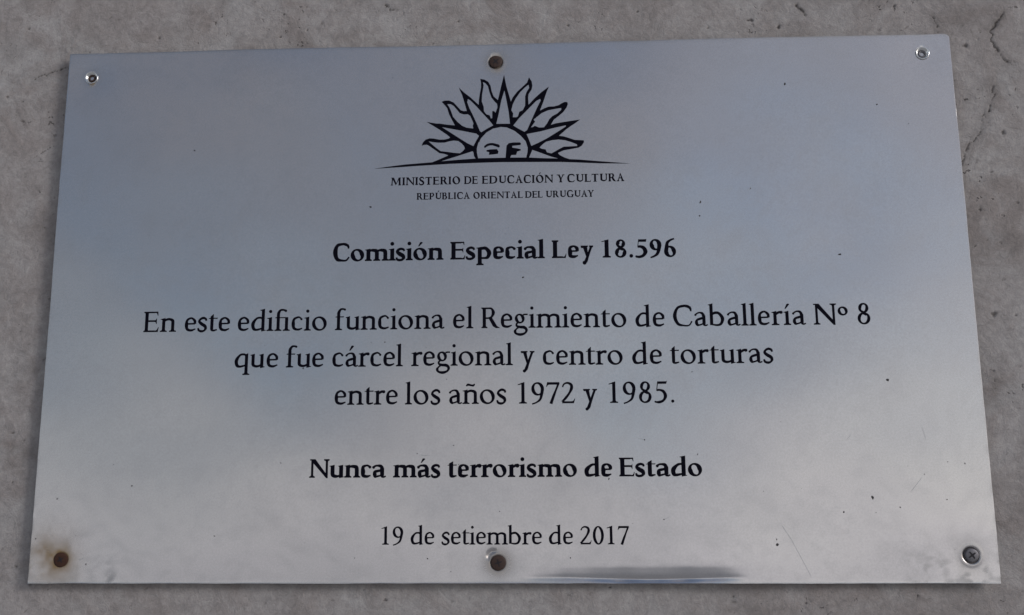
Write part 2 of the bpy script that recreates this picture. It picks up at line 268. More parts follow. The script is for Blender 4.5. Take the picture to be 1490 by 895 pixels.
    def a_(g):
        s = g.s; x = 266 + 32 * g.b + s / 2
        g.pen([(58, 352, s * .55), (100, 392, s * .5), (178, 424 - g.b * 8, s * .5), (x - 44, 400 - g.b * 8, s * .8), (x, 300, s)])
        g.dot(66, 356, s * .36)
        g.stem(x, 70, 325)
        g.pen([(x, 110, s), (x + 6, 50, s * .82), (x + 44, 22, s * .5), (x + s * .5 + 62, 46, g.t * .8)])
        g.pen([(x, 262, g.t * 1.1), (x - 70, 246, g.t * 1.5), (112, 196, s * .75), (38 + s * .5, 112, s * 1.0), (100 + s * .2, 36 + s * .08, s * .88), (180, 40, s * .5), (x - 10, 84, g.t)])
        return x + s / 2 + 66
    def bowl(g, cx, rx, dirn):
        g.ring(cx, g.xh / 2, rx, g.xh / 2 + 10)
    def d_(g):
        s = g.s; x = 350 + 40 * g.b + s / 2
        g.stem(x, 20, g.asc - 30); g.flag(x, g.asc, n=50)
        g.pen([(x, 372, g.t), (x - 80, 424 - g.b*5, g.t * 1.25), (x - 200, 400 - g.b*8, s * .66), (34 + s * .55, 232, s * 1.1), (96 + s * .2, 66 + s * .1, s * 1.02), (206, 32 + s * .08, s * .7), (x, 92, g.t)])
        g.poly([(x - s/2, 50), (x - s/2, -6), (x - s/2 + 16, -14), (x + s/2 + 46, 18), (x + s/2 + 46, 36), (x + s/2, 42), (x + s/2, 80)])
        return x + s / 2 + 54
    def b_(g):
        s = g.s; x = 50 + s / 2
        g.stem(x, 30, g.asc - 30); g.flag(x, g.asc, n=46)
        g.pen([(x, 345, g.t), (x + 95, 410 - g.b*6, g.t * 1.6), (x + 220, 400 - g.b*8, s * .86), (x + 340 - s * .1 + 14*g.b, 240, s * 1.1), (x + 285, 76, s * .86), (x + 180, 10 + s * .2, g.t * 1.25), (x, 52, s * .5)])
        return x + 340 + s * .45 + 40 + 14 * g.b
    def p_(g):
        s = g.s; x = 22 + g.e + s / 2
        g.stem(x, -222, g.xh - 20); g.flag(x, g.xh); g.foot(x, -222, r=g.e + 10)
        g.pen([(x, 335, g.t), (x + 95, 402 - g.b*6, g.t * 1.8), (x + 215, 400 - g.b*8, s * .86), (x + 330 - s * .1 + 14*g.b, 236, s * 1.1), (x + 275, 70, s * .84), (x + 165, 10 + s * .2, g.t * 1.25), (x, 48, s * .5)])
        return x + 330 + s * .45 + 38 + 14 * g.b
    def q_(g):
        s = g.s; x = 350 + 34 * g.b + s / 2
        g.stem(x, -222, g.xh - 5); g.foot(x, -222)
        g.poly([(x - s/2, g.xh - 60), (x + s/2, g.xh - 60), (x + s/2, g.xh + 18), (x + s/2 - 10, g.xh + 22), (x - s/2, g.xh - 14)])
        g.pen([(x, 385, g.t * 1.2), (x - 90, 424 - g.b*5, g.t * 1.3), (x - 205, 398 - g.b*8, s * .68), (34 + s * .55, 226, s * 1.1), (96 + s * .2, 64 + s * .1, s * 1.02), (206, 32 + s * .08, s * .7), (x, 88, g.t)])
        return x + s / 2 + 34
    def s_(g):
        s = g.s
        g.pen([(292 + 22*g.b, 340, g.t * 1.1), (268 + 20*g.b, 402, g.t * 1.4), (185 + 6*g.b, 432 - g.b*6, g.t * 1.5), (90 + 4*g.b, 380, s * .68), (74 + 6*g.b, 312, s * .88),
               (150 + 8*g.b, 240, s * 1.05), (248 + 14*g.b, 174, s * 1.05), (276 + 18*g.b, 104, s * .88), (236 + 12*g.b, 34, s * .62), (155, 9 + g.b*4, g.t * 1.5), (68, 38, g.t * 1.4), (40, 112, g.t * 1.1)])
        return 340 + 36 * g.b
    def t_(g):
        s = g.s; x = 78 + s / 2
        g.stem(x, 90, g.xh + 10)
        g.poly([(x - s/2, g.xh - 10), (x - s/2, g.xh + 40), (x + s/2 - 14, g.xh + 112), (x + s/2, g.xh + 112), (x + s/2, g.xh - 10)])
        g.poly([(x - s/2 - 56, g.xh - 36), (x + s/2 + 118, g.xh - 36), (x + s/2 + 128, g.xh), (x - s/2 - 10, g.xh), (x - s/2 - 56, g.xh - 20)])
        g.pen([(x, 130, s), (x + 4, 60, s * .92), (x + 46, 26 + s * .05, s * .66), (x + s * .5 + 118, 56, g.t * .8)])
        return x + s / 2 + 128
    def l_(g):
        x = 8 + g.e + g.s / 2
        g.stem(x, 0, g.asc - 30); g.flag(x, g.asc, n=48); g.foot(x)
        return x + g.s / 2 + g.e - 2
    def f_(g, lig=False):
        s = g.s; x = 22 + g.e + s / 2
        g.stem(x, 0, 520); g.foot(x, r=g.e + (10 if not lig else 0))
        top = 690
        if lig:
            x2 = x + 232 + 22 * g.b + s * .3
            g.pen([(x, 480, s), (x + 4, 560, s * .96), (x + 60, 655, s * .7), (x + 150, top - s * .22, s * .62), (x + 232, 640, s * .72)])
            g.dot(x + 226, 640, s * .42)
            g.poly([(x - s/2 - 50, g.xh - 34), (x2 + s/2, g.xh - 34), (x2 + s/2, g.xh), (x - s/2 - 20, g.xh), (x - s/2 - 50, g.xh - 16)])
            g.stem(x2, 0, g.xh); g.foot(x2)
            return x2 + s / 2 + g.e + 8
        g.pen([(x, 480, s), (x + 4, 560, s * .96), (x + 62, 655, s * .7), (x + 140, top - s * .22, s * .6), (x + 196, 650, s * .66)])
        g.dot(x + 192, 652, s * .36)
        g.poly([(x - s/2 - 50, g.xh - 34), (x + s/2 + 112, g.xh - 34), (x + s/2 + 122, g.xh), (x - s/2 - 20, g.xh), (x - s/2 - 50, g.xh - 16)])
        return x + s / 2 + 150
    def g_(g):
        s = g.s
        g.ring(196 + 8*g.b, 292, 152 + 10*g.b, 156, s=s * 1.0)
        g.pen([(300, 410, s * .5), (360, 422, s * .5), (442 + 10*g.b, 420, s * .5)])
        g.pen([(130, 158, g.t * 1.1), (92, 108, s * .6), (112, 56, s * .72), (200, 28, s * .86), (330, 14, s * .98), (400, -60, s * .86), (358, -158, s * .66),
               (220, -206, g.t * 1.7), (86, -176, s * .72), (50, -105, s * .86), (92, -36, s * .5), (170, 26, g.t * 1.1)])
        return 448 + 22 * g.b
    def y_(g):
        s = g.s; a = 30 + 6*g.b; w = 446 + 24 * g.b
        g.quad((a + 46 , g.xh - 8), (a + 56 + s * 1.1, g.xh - 8), (236 + s * .28 + 14*g.b, 30), (214 + 14*g.b, -4))
        g.poly([(a - 10, g.xh), (a + 100 + s, g.xh), (a + 100 + s, g.xh - g.k), (a + 20, g.xh - g.k * 1.8), (a - 10, g.xh - g.k)])
        g.poly([(w - 150, g.xh), (w - 4, g.xh), (w - 4, g.xh - g.k), (w - 50, g.xh - g.k * 1.5), (w - 150, g.xh - g.k)])
        tw = g.t * 1.4
        g.pen([(w - 66, g.xh - 12, tw), (w - 130, 260, tw), (w - 210, 40, tw * 1.15), (w - 262, -110, tw * 1.35), (w - 310, -184, s * .75)])
        g.dot(w - 318, -178, s * .5)
        return w - 4
    # -------- capitals
    def E(g):
        c = g.c; x = 34 + 40 + c / 2; k = g.k + 7; R = x + c / 2 + 300 + 6 * g.b
        g.stem(x, 0, 651, c); g.foot(x, 0, 40, 30, c); g.foot(x, 651, 40, 30, c, up=-1)
        g.poly([(x, 0), (R + 10, 0), (R + 34, 150), (R + 14, 152), (R - 8, 92), (R - 50, 48), (R - 120, k + 6), (x, k + 6)])
        g.poly([(x, 651), (R - 4, 651), (R + 6, 520), (R - 14, 518), (R - 30, 575), (R - 64, 608), (R - 120, 651 - k - 2), (x, 651 - k - 2)])
        g.poly([(x, 322), (R - 90, 322), (R - 64, 296), (R - 52, 254), (R - 34, 254), (R - 34, 428), (R - 52, 428), (R - 64, 388), (R - 90, 322 + k + 8), (x, 322 + k + 8)])
        return R + 48
    def L(g):
        c = g.c; x = 34 + 40 + c / 2; k = g.k + 7; R = x + c / 2 + 278 + 10 * g.b
        g.stem(x, 0, 651, c); g.foot(x, 0, 40, 30, c); g.foot(x, 651, 40, 48, c, up=-1)
        g.poly([(x, 0), (R + 8, 0), (R + 36, 158), (R + 14, 160), (R - 12, 92), (R - 54, 48), (R - 120, k + 6), (x, k + 6)])
        return R + 40
    def C(g):
        c = g.c
        g.pen([(590 + 6*g.b, 470, g.t * .9), (574 + 4*g.b, 560, g.t * 1.4), (500, 622 - g.b*4, g.t * 1.7), (380, 642 - g.b*4, g.t * 1.5), (190, 580, c * .78), (48 + c * .5, 330, c * 1.12), (180 + c * .1, 78 + c * .05, c * .9), (380, 12 + c * .14, c * .52), (520, 34 + g.b*6, c * .44), (612 + 6*g.b, 160, g.t * .9)])
        g.poly([(578, 470), (608 + 8*g.b, 468), (596 + 6*g.b, 628), (560, 600)])
        return 645 + 14 * g.b
    def N(g):
        c = g.c; tw = g.t * 1.35; xl = 112; xr = 600 + 30 * g.b
        g.stem(xl, 0, 640, tw); g.foot(xl, 0, 62, 58, tw)
        g.stem(xr, 30, 651, tw); g.foot(xr, 651, 62, 54, tw, up=-1)
        g.poly([(xl - tw/2, 651), (xl + c * .72, 651), (xr + tw/2, 60), (xr + tw/2, -16), (xr - 16, -16), (xl - tw/2, 590)])
        g.poly([(30, 651), (xl + 30, 651), (xl + 30, 605), (xl - 10, 616), (30, 651 - g.k)])
        return xr + 90
    def R(g):
        c = g.c; x = 34 + 40 + c / 2
        g.stem(x, 0, 651, c); g.foot(x, 0, 40, 44, c); g.foot(x, 651, 40, 0, c, up=-1)
        g.pen([(x, 651 - g.t * .5, g.t), (x + 130, 650 - g.t * .5, g.t), (x + 220, 612, c * .62), (x + 276 + 8*g.b, 490, c * 1.02), (x + 220, 352, c * .66), (x + 120, 316, g.t), (x, 318, g.t)])
        g.poly([(x + 118, 330), (x + 130 + c * 1.02, 334), (x + 300 + c * .9, 66), (x + 378 + c * .8, 22), (x + 400 + c * .8, 0), (x + 300 + c * .5, 0), (x + 262, 56)])
        return x + 392 + c * .7
    def I(g):
        c = g.c; x = 34 + 40 + c / 2
        g.stem(x, 0, 651, c); g.foot(x, 0, 40, 40, c); g.foot(x, 651, 40, 40, c, up=-1)
        return x + c / 2 + 74
    def M(g):
        c = g.c; tw = g.t * 1.35; xl = 118; xr = 700 + 20 * g.b
        g.poly([(xl - tw/2 - 22, 0), (xl + tw/2 - 22, 0), (xl + tw/2 + 18, 640), (xl - tw/2 + 18, 640)]); g.foot(xl - 22, 0, 56, 52, tw)
        g.poly([(xr - c/2 + 8, 0), (xr + c/2 + 8, 0), (xr + c/2 - 14, 651), (xr - c/2 - 14, 651)]); g.foot(xr + 8, 0, 42, 42, c)
        g.foot(xr - 10, 651, 0, 42, c, up=-1); g.foot(xl + 14, 651, 52, 0, tw, up=-1)
        mx = (xl + xr) / 2 - 8
        g.poly([(xl - 4, 651), (xl + c * .95, 651), (mx + c * .5, 120), (mx + 4, 20), (mx - 14, 20), (xl + 4, 560)])
        g.poly([(xr + c/2 - 20, 651), (xr - c * .5 - 4, 651), (mx - 12, 20), (mx + 14, 20), (mx + 34, 60), (xr - 20, 570)])
        return xr + c / 2 + 84
    def S(g):
        c = g.c
        g.pen([(398, 490, g.t), (382, 580, g.t * 1.3), (330, 620, g.t * 1.6), (250, 638 - g.b*5, g.t * 1.8), (126, 590 - g.b*5, c * .62), (92 + g.b*8, 490, c * .86), (160, 390, c * 1.0), (300, 300, c * 1.06), (386, 200, c * .96),
               (366 + g.b*6, 90, c * .8), (262, 14 + g.b*4, g.t * 1.8), (120, 28, g.t * 1.7), (66, 80, g.t * 1.3), (48, 176, g.t)])
        return 490
    def T(g):
        c = g.c; x = 296
        g.stem(x, 0, 640, c); g.foot(x, 0, 58, 58, c); k = g.k + 7
        g.poly([(x - 258, 651), (x + 258, 651), (x + 270, 505), (x + 250, 502), (x + 234, 560), (x + 196, 651 - k - 10), (x, 651 - k - 4), (x - 196, 651 - k - 10), (x - 234, 560), (x - 250, 502), (x - 270, 505)])
        return 585
    def O(g):
        g.ring(355, 325, 318, 338, s=g.c * 1.12, t=g.t * 1.1)
        return 710
    def D(g):
        c = g.c; x = 34 + 40 + c / 2
        g.stem(x, 0, 651, c); g.foot(x, 0, 40, 0, c); g.foot(x, 651, 40, 0, c, up=-1)
        h = g.t * .55
        g.pen([(x, 651 - h, g.t * 1.1), (x + 140, 651 - h, g.t * 1.1), (x + 285, 620 - h, c * .5), (x + 415, 520, c * .86), (x + 470, 335, c * 1.1),
               (x + 422, 150, c * .9), (x + 300, 32 + h, c * .56), (x + 140, h, g.t * 1.1), (x, h, g.t * 1.1)])
        return x + 470 + c * .6 + 26
    def U(g):
        c = g.c; x = 112 + c / 2; xr = 560 + 24*g.b; tw = g.t * 1.35
        g.stem(x, 220, 651, c); g.foot(x, 651, 44, 44, c, up=-1)
        g.stem(xr, 220, 651, tw); g.foot(xr, 651, 58, 56, tw, up=-1)
        mx = (x + xr) / 2; rx = (xr - x) / 2; ry = 205 - g.t
        g.pen([(x, 240, c)] + [(mx + rx * math.cos(math.radians(q)), 218 + ry * math.sin(math.radians(q)), w) for q, w in
               ((190, c), (215, c * .92), (242, c * .66), (270, g.t * 1.9), (300, g.t * 1.4), (330, tw), (350, tw))] + [(xr, 240, tw)])
        return xr + 96
    def A(g, bar=True):
        c = g.c; tw = g.t * 1.4
        g.poly([(330 - 26, 668), (330 + 14, 668), (508 + c * .55, 0), (508 - c * .5, 0), (300, 560)])
        g.poly([(330 - 26, 668), (330 + 6, 650), (136 + tw * .6, 0), (136 - tw * .5, 0)])
        g.foot(134, 0, 66, 60, tw); g.foot(516, 0, 52, 44, c)
        if bar: g.poly([(180, 232), (450, 232), (450, 232 + g.t * 1.25), (180, 232 + g.t * 1.25)])
        return 648
    def Y(g):
        c = g.c; tw = g.t * 1.45; x = 300
        g.stem(x, 0, 300, c); g.foot(x, 0, 54, 54, c)
        g.poly([(x - c/2, 290), (x + c/2, 290), (x - 120 + c * .2, 651), (x - 232, 651)])
        g.poly([(x - 10, 260), (x + c/2, 290), (x + 212 + tw/2, 651), (x + 212 - tw/2, 651)])
        g.foot(x - 186, 651, 58, 50, c, up=-1, br=12); g.foot(x + 212, 651, 62, 58, tw, up=-1, br=12)
        return 600
    def P(g):
        c = g.c; x = 34 + 40 + c / 2
        g.stem(x, 0, 651, c); g.foot(x, 0, 40, 50, c); g.foot(x, 651, 40, 0, c, up=-1)
        g.pen([(x, 651 - g.t * .5, g.t), (x + 130, 650 - g.t * .5, g.t), (x + 230, 612, c * .62), (x + 296, 475, c * 1.02), (x + 226, 322, c * .66), (x + 120, 292, g.t), (x, 292, g.t)])
        return x + 296 + c * .5 + 36
    def B(g):
        c = g.c; x = 34 + 40 + c / 2
        g.stem(x, 0, 651, c); g.foot(x, 0, 40, 0, c); g.foot(x, 651, 40, 0, c, up=-1)
        g.pen([(x, 651 - g.t * .5, g.t), (x + 130, 650 - g.t * .5, g.t), (x + 220, 612, c * .6), (x + 262, 505, c * .92), (x + 210, 390, c * .6), (x + 110, 350, g.t), (x, 350, g.t)])
        g.pen([(x, 350, g.t), (x + 130, 350, g.t), (x + 250, 318, c * .66), (x + 320, 186, c * 1.08), (x + 240, 40, c * .66), (x + 130, 14, g.t), (x, 14, g.t)])
        return x + 320 + c * .55 + 34
    def G(g):
        c = g.c
        g.pen([(590, 480, g.t * .9), (570, 570, g.t * 1.5), (500, 622, g.t * 1.7), (380, 642, g.t * 1.5), (190, 580, c * .78), (48 + c * .5, 330, c * 1.12), (180 + c * .1, 78 + c * .05, c * .9), (380, 12 + c * .1, c * .4), (540, 36, g.t * 1.6), (610, 70, g.t * 1.6)])
        g.stem(604, 50, 270, c * .94); g.foot(604, 280, 58, 36, c * .94, up=-1, br=10)
        return 700
    # -------- figures
    def d0(g):
        g.ring(232 + 14*g.b, 322, 200 + 14*g.b, 334, s=g.s * 1.05, phi=0.12)
        return 465 + 28 * g.b
    def d1(g):
        s = g.s; x = 240 + 10*g.b
        g.stem(x, 0, 640, s); g.foot(x, 0, 74, 70, s)
        g.poly([(x + s/2, 660), (x + s/2 - 12, 662), (x - s/2 - 108, 590), (x - s/2 - 100, 566), (x - s/2, 588), (x + s/2, 560)])
        return 465 + 28 * g.b
    def d2(g):
        s = g.s
        g.pen([(62, 500, g.t * .9), (110, 590, s * .5), (215, 626 - g.b*8, s * .66), (320, 572, s * .9), (336 + g.b*4, 470, s * .98), (270, 320, s * .72), (160, 170, g.t * 1.5), (44, 44, g.t * 1.3)])
        g.poly([(36, 0), (400, 0), (440, 138), (420, 144), (392, 86), (345, 62 + g.b*14), (100, 62 + g.b*14), (56, 44)])
        return 465 + 28 * g.b
    def d5(g):
        s = g.s
        g.poly([(134, 651), (398, 651), (414, 668), (424, 664), (404, 574 - g.b*16), (150, 574 - g.b*16)])
        g.poly([(134, 651), (160, 651), (126, 390), (96, 366)])
        g.pen([(104, 380, g.t * 1.2), (200, 388, s * .66), (310, 340 , s * .92), (366 + g.b*8, 205, s * 1.06), (306, 72, s * .76), (180, 16, g.t * 1.6), (54, 20, s * .5)])
        g.dot(60, 28, s * .3)
        return 465 + 28 * g.b
    def d6(g):
        s = g.s
        g.ring(238 + 14*g.b, 196, 196 + 14*g.b, 208, s=s * 1.06)
        g.pen([(42 + s * .5, 210, s * 1.04), (66 + s * .5, 350, s * .95), (170, 520, s * .74), (290, 616, s * .5), (410, 660, g.t * .9)])
        return 465 + 28 * g.b
    def d9(g):
        s = g.s
        g.ring(228 + 14*g.b, 448, 194 + 14*g.b, 208, s=s * 1.06)
        g.pen([(422 + 28*g.b - s * .5, 436, s * 1.04), (398 + 28*g.b - s * .5, 292, s * .95), (300, 126, s * .74), (180, 30, s * .5), (56, -16, g.t * .9)])
        return 465 + 28 * g.b
    def d7(g):
        s = g.s
        g.poly([(56, 651), (428, 651), (430, 630), (400, 574 - g.b*12), (120, 574 - g.b*12), (78, 560), (44, 502), (26, 508)])
        g.pen([(410, 628, g.t * 1.3), (330, 430, s * .62), (240, 200, s * .86), (164, -12, s * .96)])
        return 465 + 28 * g.b
    def d8(g):
        s = g.s
        g.ring(236 + 14*g.b, 500, 152 + 12*g.b, 158, s=s * .96, phi=-.25)
        g.ring(234 + 14*g.b, 178, 190 + 14*g.b, 190, s=s * .98, phi=-.25)
        g.pen([(158 + 8*g.b, 415, s * .6), (235 + 12*g.b, 345, s * 1.0), (318 + 16*g.b, 275, s * .6)])
        return 465 + 28 * g.b
    def stop(g):
        g.dot(108 + 16*g.b, 42 + 12*g.b, 48 + 18 * g.b)
        return 222 + 28 * g.b
    def ordo(g):
        r = g.ring(160, 413, 146, 142, s=g.s * .9, t=g.t * .95)
        return 320
def glyph(ch, bold):
    g = Pen(bold)
    base = {'á': 'a', 'é': 'e', 'í': 'i', 'ó': 'o', 'ñ': 'n', 'Ó': 'O', 'Ú': 'U'}.get(ch, ch)
    if base in 'abcdefglmnopqrstuyi' and base != 'i': adv = getattr(g, base + '_')()
    elif base == 'i': adv = g.i_(dotted=(ch == 'i'))
    elif base == 'ﬁ': adv = g.f_(lig=True)
    elif base in '01256789': adv = getattr(g, 'd' + base)()
    elif base == '.': adv = g.stop()
    elif base == 'º': adv = g.ordo()
    elif base == 'Λ': adv = g.A(bar=False)
    else: adv = getattr(g, base)()
    if ch in 'áéíó': g.acute({'á': 190, 'é': 225, 'í': 100 + 22 * bold, 'ó': 245}[ch], 520)
    if ch in 'ÓÚ': g.acute(340, 716)
    if ch == 'ñ':
        g.pen([(130, 548, g.t * .8), (180, 592, g.s * .72), (270, 574, g.s * .62), (340, 566, g.s * .66), (388, 612, g.t * .8)])
    return g.F, adv

_cache = {}
def glyph_tris(ch, bold):
    """union of the strokes of one letter -> (verts, faces, advance, xmin, xmax)"""
    key = (ch, bold)
    if key not in _cache:
        F, adv = glyph(ch, bold)
        V = []; idx = []
        for f in F:
            b = len(V); V += [mathutils.Vector((p[0] / 1000, p[1] / 1000)) for p in f]
            idx.append(list(range(b, b + len(f))))
        vo, eo, fo, ov, oe, of = mathutils.geometry.delaunay_2d_cdt(V, [], idx, 0, 1e-6, True)
        cen = np.array([[sum(vo[i][k] for i in f) / len(f) for k in (0, 1)] for f in fo]) * 1000
        keep = np.zeros(len(fo), bool)
        for q in F:                                   # a triangle stays when any stroke covers its middle
            c = np.zeros(len(fo), bool)
            for (ax_, ay_), (bx_, by_) in zip(q, q[1:] + q[:1]):
                if ay_ != by_: c ^= ((ay_ > cen[:, 1]) != (by_ > cen[:, 1])) & (cen[:, 0] < (bx_ - ax_) * (cen[:, 1] - ay_) / (by_ - ay_) + ax_)
            keep |= c
        tris = [f for f, k in zip(fo, keep) if k]
        used = sorted({i for f in tris for i in f}); m = {k: j for j, k in enumerate(used)}
        vs = [(vo[i][0], vo[i][1]) for i in used]
        _cache[key] = (vs, [tuple(m[i] for i in f) for f in tris], adv / 1000, min(v[0] for v in vs), max(v[0] for v in vs))
    return _cache[key]

def set_word(text, bold, x0, x1, y0, y1, em, kx=1.0, smallcaps=1.0):
    """letters of one word between the ink edges x0 and x1, baseline rising from y0 to y1; tracking is fitted"""
    text = text.replace('fi', 'ﬁ')
    G = [glyph_tris(c, bold) for c in text]
    def track(k):
        n = len(G)
        w = sum(g[2] for g in G[:-1]) * k * em + G[-1][4] * k * em - G[0][3] * k * em
        return 0 if n == 1 else ((x1 - x0) - w) / (n - 1)
    tr = track(kx)
    for _ in range(60):                       # a little wider or narrower setting before letters collide or drift apart
        if tr < -.015 * em: kx *= .99
        elif tr > .02 * em: kx *= 1.004
        else: break
        tr = track(kx)
    x = x0 - G[0][3] * kx * em
    V = []; F = []
    for g in G:
        b = len(V)
        for vx, vy in g[0]:
            px = x + vx * kx * em
            u = (px - x0) / max(1e-9, x1 - x0)
            V.append((px, y0 + (y1 - y0) * u + vy * em))
        F += [tuple(i + b for i in f) for f in g[1]]
        x += g[2] * kx * em + tr
    return V, F, tr / em

# ---------------------------------------------------------------- helpers
rng = np.random.default_rng(7)
random.seed(7)
def link(o, parent=None):
    scene.collection.objects.link(o)
    if parent: o.parent = parent
    return o
def mesh_obj(name, V, F, mat, parent=None, smooth=False):
    me = bpy.data.meshes.new(name)
    me.from_pydata([tuple(v) for v in V], [], F)
    me.materials.append(mat); me.update()
    if smooth: me.polygons.foreach_set('use_smooth', [True] * len(me.polygons))
    return link(bpy.data.objects.new(name, me), parent)
def grid_mesh(name, X, Y, Z, mat, smooth=True, extra=None):
    """X, Y, Z are (rows, cols) arrays; quads face -y when rows go up and columns go right"""
    r, c = X.shape
    me = bpy.data.meshes.new(name)
    co = np.stack([X, Y, Z], -1).reshape(-1, 3).astype(np.float32)
    i = (np.arange(r - 1)[:, None] * c + np.arange(c - 1)[None, :]).ravel()
    q = np.stack([i, i + 1, i + c + 1, i + c], 1).astype(np.int32)
    me.vertices.add(len(co)); me.vertices.foreach_set('co', co.ravel())
    me.loops.add(q.size); me.loops.foreach_set('vertex_index', q.ravel())
    me.polygons.add(len(q)); me.polygons.foreach_set('loop_start', np.arange(0, q.size, 4, dtype=np.int32))
    me.polygons.foreach_set('use_smooth', np.full(len(q), smooth))
    me.materials.append(mat); me.update(calc_edges=True)
    for k, a in (extra or {}).items():
        at = me.attributes.new(k, 'FLOAT', 'POINT'); at.data.foreach_set('value', a.ravel().astype(np.float32))
    return me
def new_mat(name):
    m = bpy.data.materials.new(name); m.use_nodes = True
    t = m.node_tree; b = t.nodes['Principled BSDF']
    return m, t, b
def smooth01(a, b, x):
    u = np.clip((x - a) / (b - a), 0, 1); return u * u * (3 - 2 * u)
def value_noise(x, z, cell, seed):
    """smooth random field for numpy coordinates (mm)"""
    r = np.random.default_rng(seed); T = r.random((257, 257))
    u = x / cell + 1000.3; v = z / cell + 1000.7
    i = np.floor(u).astype(int); j = np.floor(v).astype(int); fu = u - i; fv = v - j
    fu = fu * fu * (3 - 2 * fu); fv = fv * fv * (3 - 2 * fv)
    g = lambda a, b: T[a % 256, b % 256]
    return (g(i, j) * (1 - fu) + g(i + 1, j) * fu) * (1 - fv) + (g(i, j + 1) * (1 - fu) + g(i + 1, j + 1) * fu) * fv

def axis(lo, hi, step, dense, dstep):
    """grid lines from lo to hi, finer inside the (a, b) intervals in dense"""
    out = [lo]; x = lo
    while x < hi - 1e-6:
        s = dstep if any(a <= x < b for a, b in dense) else step
        nxt = x + s
        for a, b in dense:
            if x < a - 1e-9 < nxt: nxt = a
        x = min(hi, nxt); out.append(x)
    return np.array(out)

# ---------------------------------------------------------------- materials
def steel_material():
    m, t, b = new_mat("brushed stainless steel")
    L = t.links.new
    tc = N(t, 'ShaderNodeTexCoord')
    mp = N(t, 'ShaderNodeMapping'); mp.inputs['Scale'].default_value = (60, 60, 2600); L(tc.outputs['Object'], mp.inputs[0])
    br = N(t, 'ShaderNodeTexNoise', i_Scale=1.0, i_Detail=3.0); L(mp.outputs[0], br.inputs['Vector'])
    bl = N(t, 'ShaderNodeTexNoise', i_Scale=16.0, i_Detail=5.0, i_Roughness=0.6); L(tc.outputs['Object'], bl.inputs['Vector'])
    fi = N(t, 'ShaderNodeTexNoise', i_Scale=900.0, i_Detail=2.0); L(tc.outputs['Object'], fi.inputs['Vector'])
    rust = N(t, 'ShaderNodeAttribute', attribute_name='rust'); grime_and_rim = N(t, 'ShaderNodeAttribute', attribute_name='grime_and_rim')
    rb = N(t, 'ShaderNodeMath', operation='MULTIPLY_ADD', i_1=0.10, i_2=STEEL_R); L(bl.outputs['Fac'], rb.inputs[0])
    r2 = N(t, 'ShaderNodeMath', operation='MULTIPLY_ADD', i_1=0.07); L(br.outputs['Fac'], r2.inputs[0]); L(rb.outputs[0], r2.inputs[2])
    r3 = N(t, 'ShaderNodeMath', operation='MULTIPLY_ADD', i_1=0.35); L(grime_and_rim.outputs['Fac'], r3.inputs[0]); L(r2.outputs[0], r3.inputs[2])
    L(r3.outputs[0], b.inputs['Roughness'])
    c0 = N(t, 'ShaderNodeMix', data_type='RGBA'); c0.inputs[6].default_value = (.565, .545, .558, 1); c0.inputs[7].default_value = (.70, .674, .688, 1)
    L(fi.outputs['Fac'], c0.inputs[0])
    c1 = N(t, 'ShaderNodeMix', data_type='RGBA'); L(grime_and_rim.outputs['Fac'], c1.inputs[0]); L(c0.outputs[2], c1.inputs[6]); c1.inputs[7].default_value = (.22, .21, .20, 1)
    c2 = N(t, 'ShaderNodeMix', data_type='RGBA'); L(rust.outputs['Fac'], c2.inputs[0]); L(c1.outputs[2], c2.inputs[6]); c2.inputs[7].default_value = (.24, .165, .085, 1)
    L(c2.outputs[2], b.inputs['Base Color'])
    mx = N(t, 'ShaderNodeMath', operation='SUBTRACT', i_0=1.0); L(rust.outputs['Fac'], mx.inputs[1])
    L(mx.outputs[0], b.inputs['Metallic'])
    return m
def simple(name, col, rough, metal=0.0, var=0.25, scale=600.0, bump=0.2):
    m, t, b = new_mat(name); L = t.links.new
    tc = N(t, 'ShaderNodeTexCoord'); n = N(t, 'ShaderNodeTexNoise', i_Scale=scale, i_Detail=4.0); L(tc.outputs['Object'], n.inputs['Vector'])
    mix = N(t, 'ShaderNodeMix', data_type='RGBA'); L(n.outputs['Fac'], mix.inputs[0])
    mix.inputs[6].default_value = tuple(c * (1 - var) for c in col) + (1,); mix.inputs[7].default_value = tuple(min(1, c * (1 + var)) for c in col) + (1,)
    L(mix.outputs[2], b.inputs['Base Color']); b.inputs['Roughness'].default_value = rough; b.inputs['Metallic'].default_value = metal
    if bump:
        bp = N(t, 'ShaderNodeBump', i_Strength=bump, i_Distance=0.0003); L(n.outputs['Fac'], bp.inputs['Height']); L(bp.outputs[0], b.inputs['Normal'])
    return m
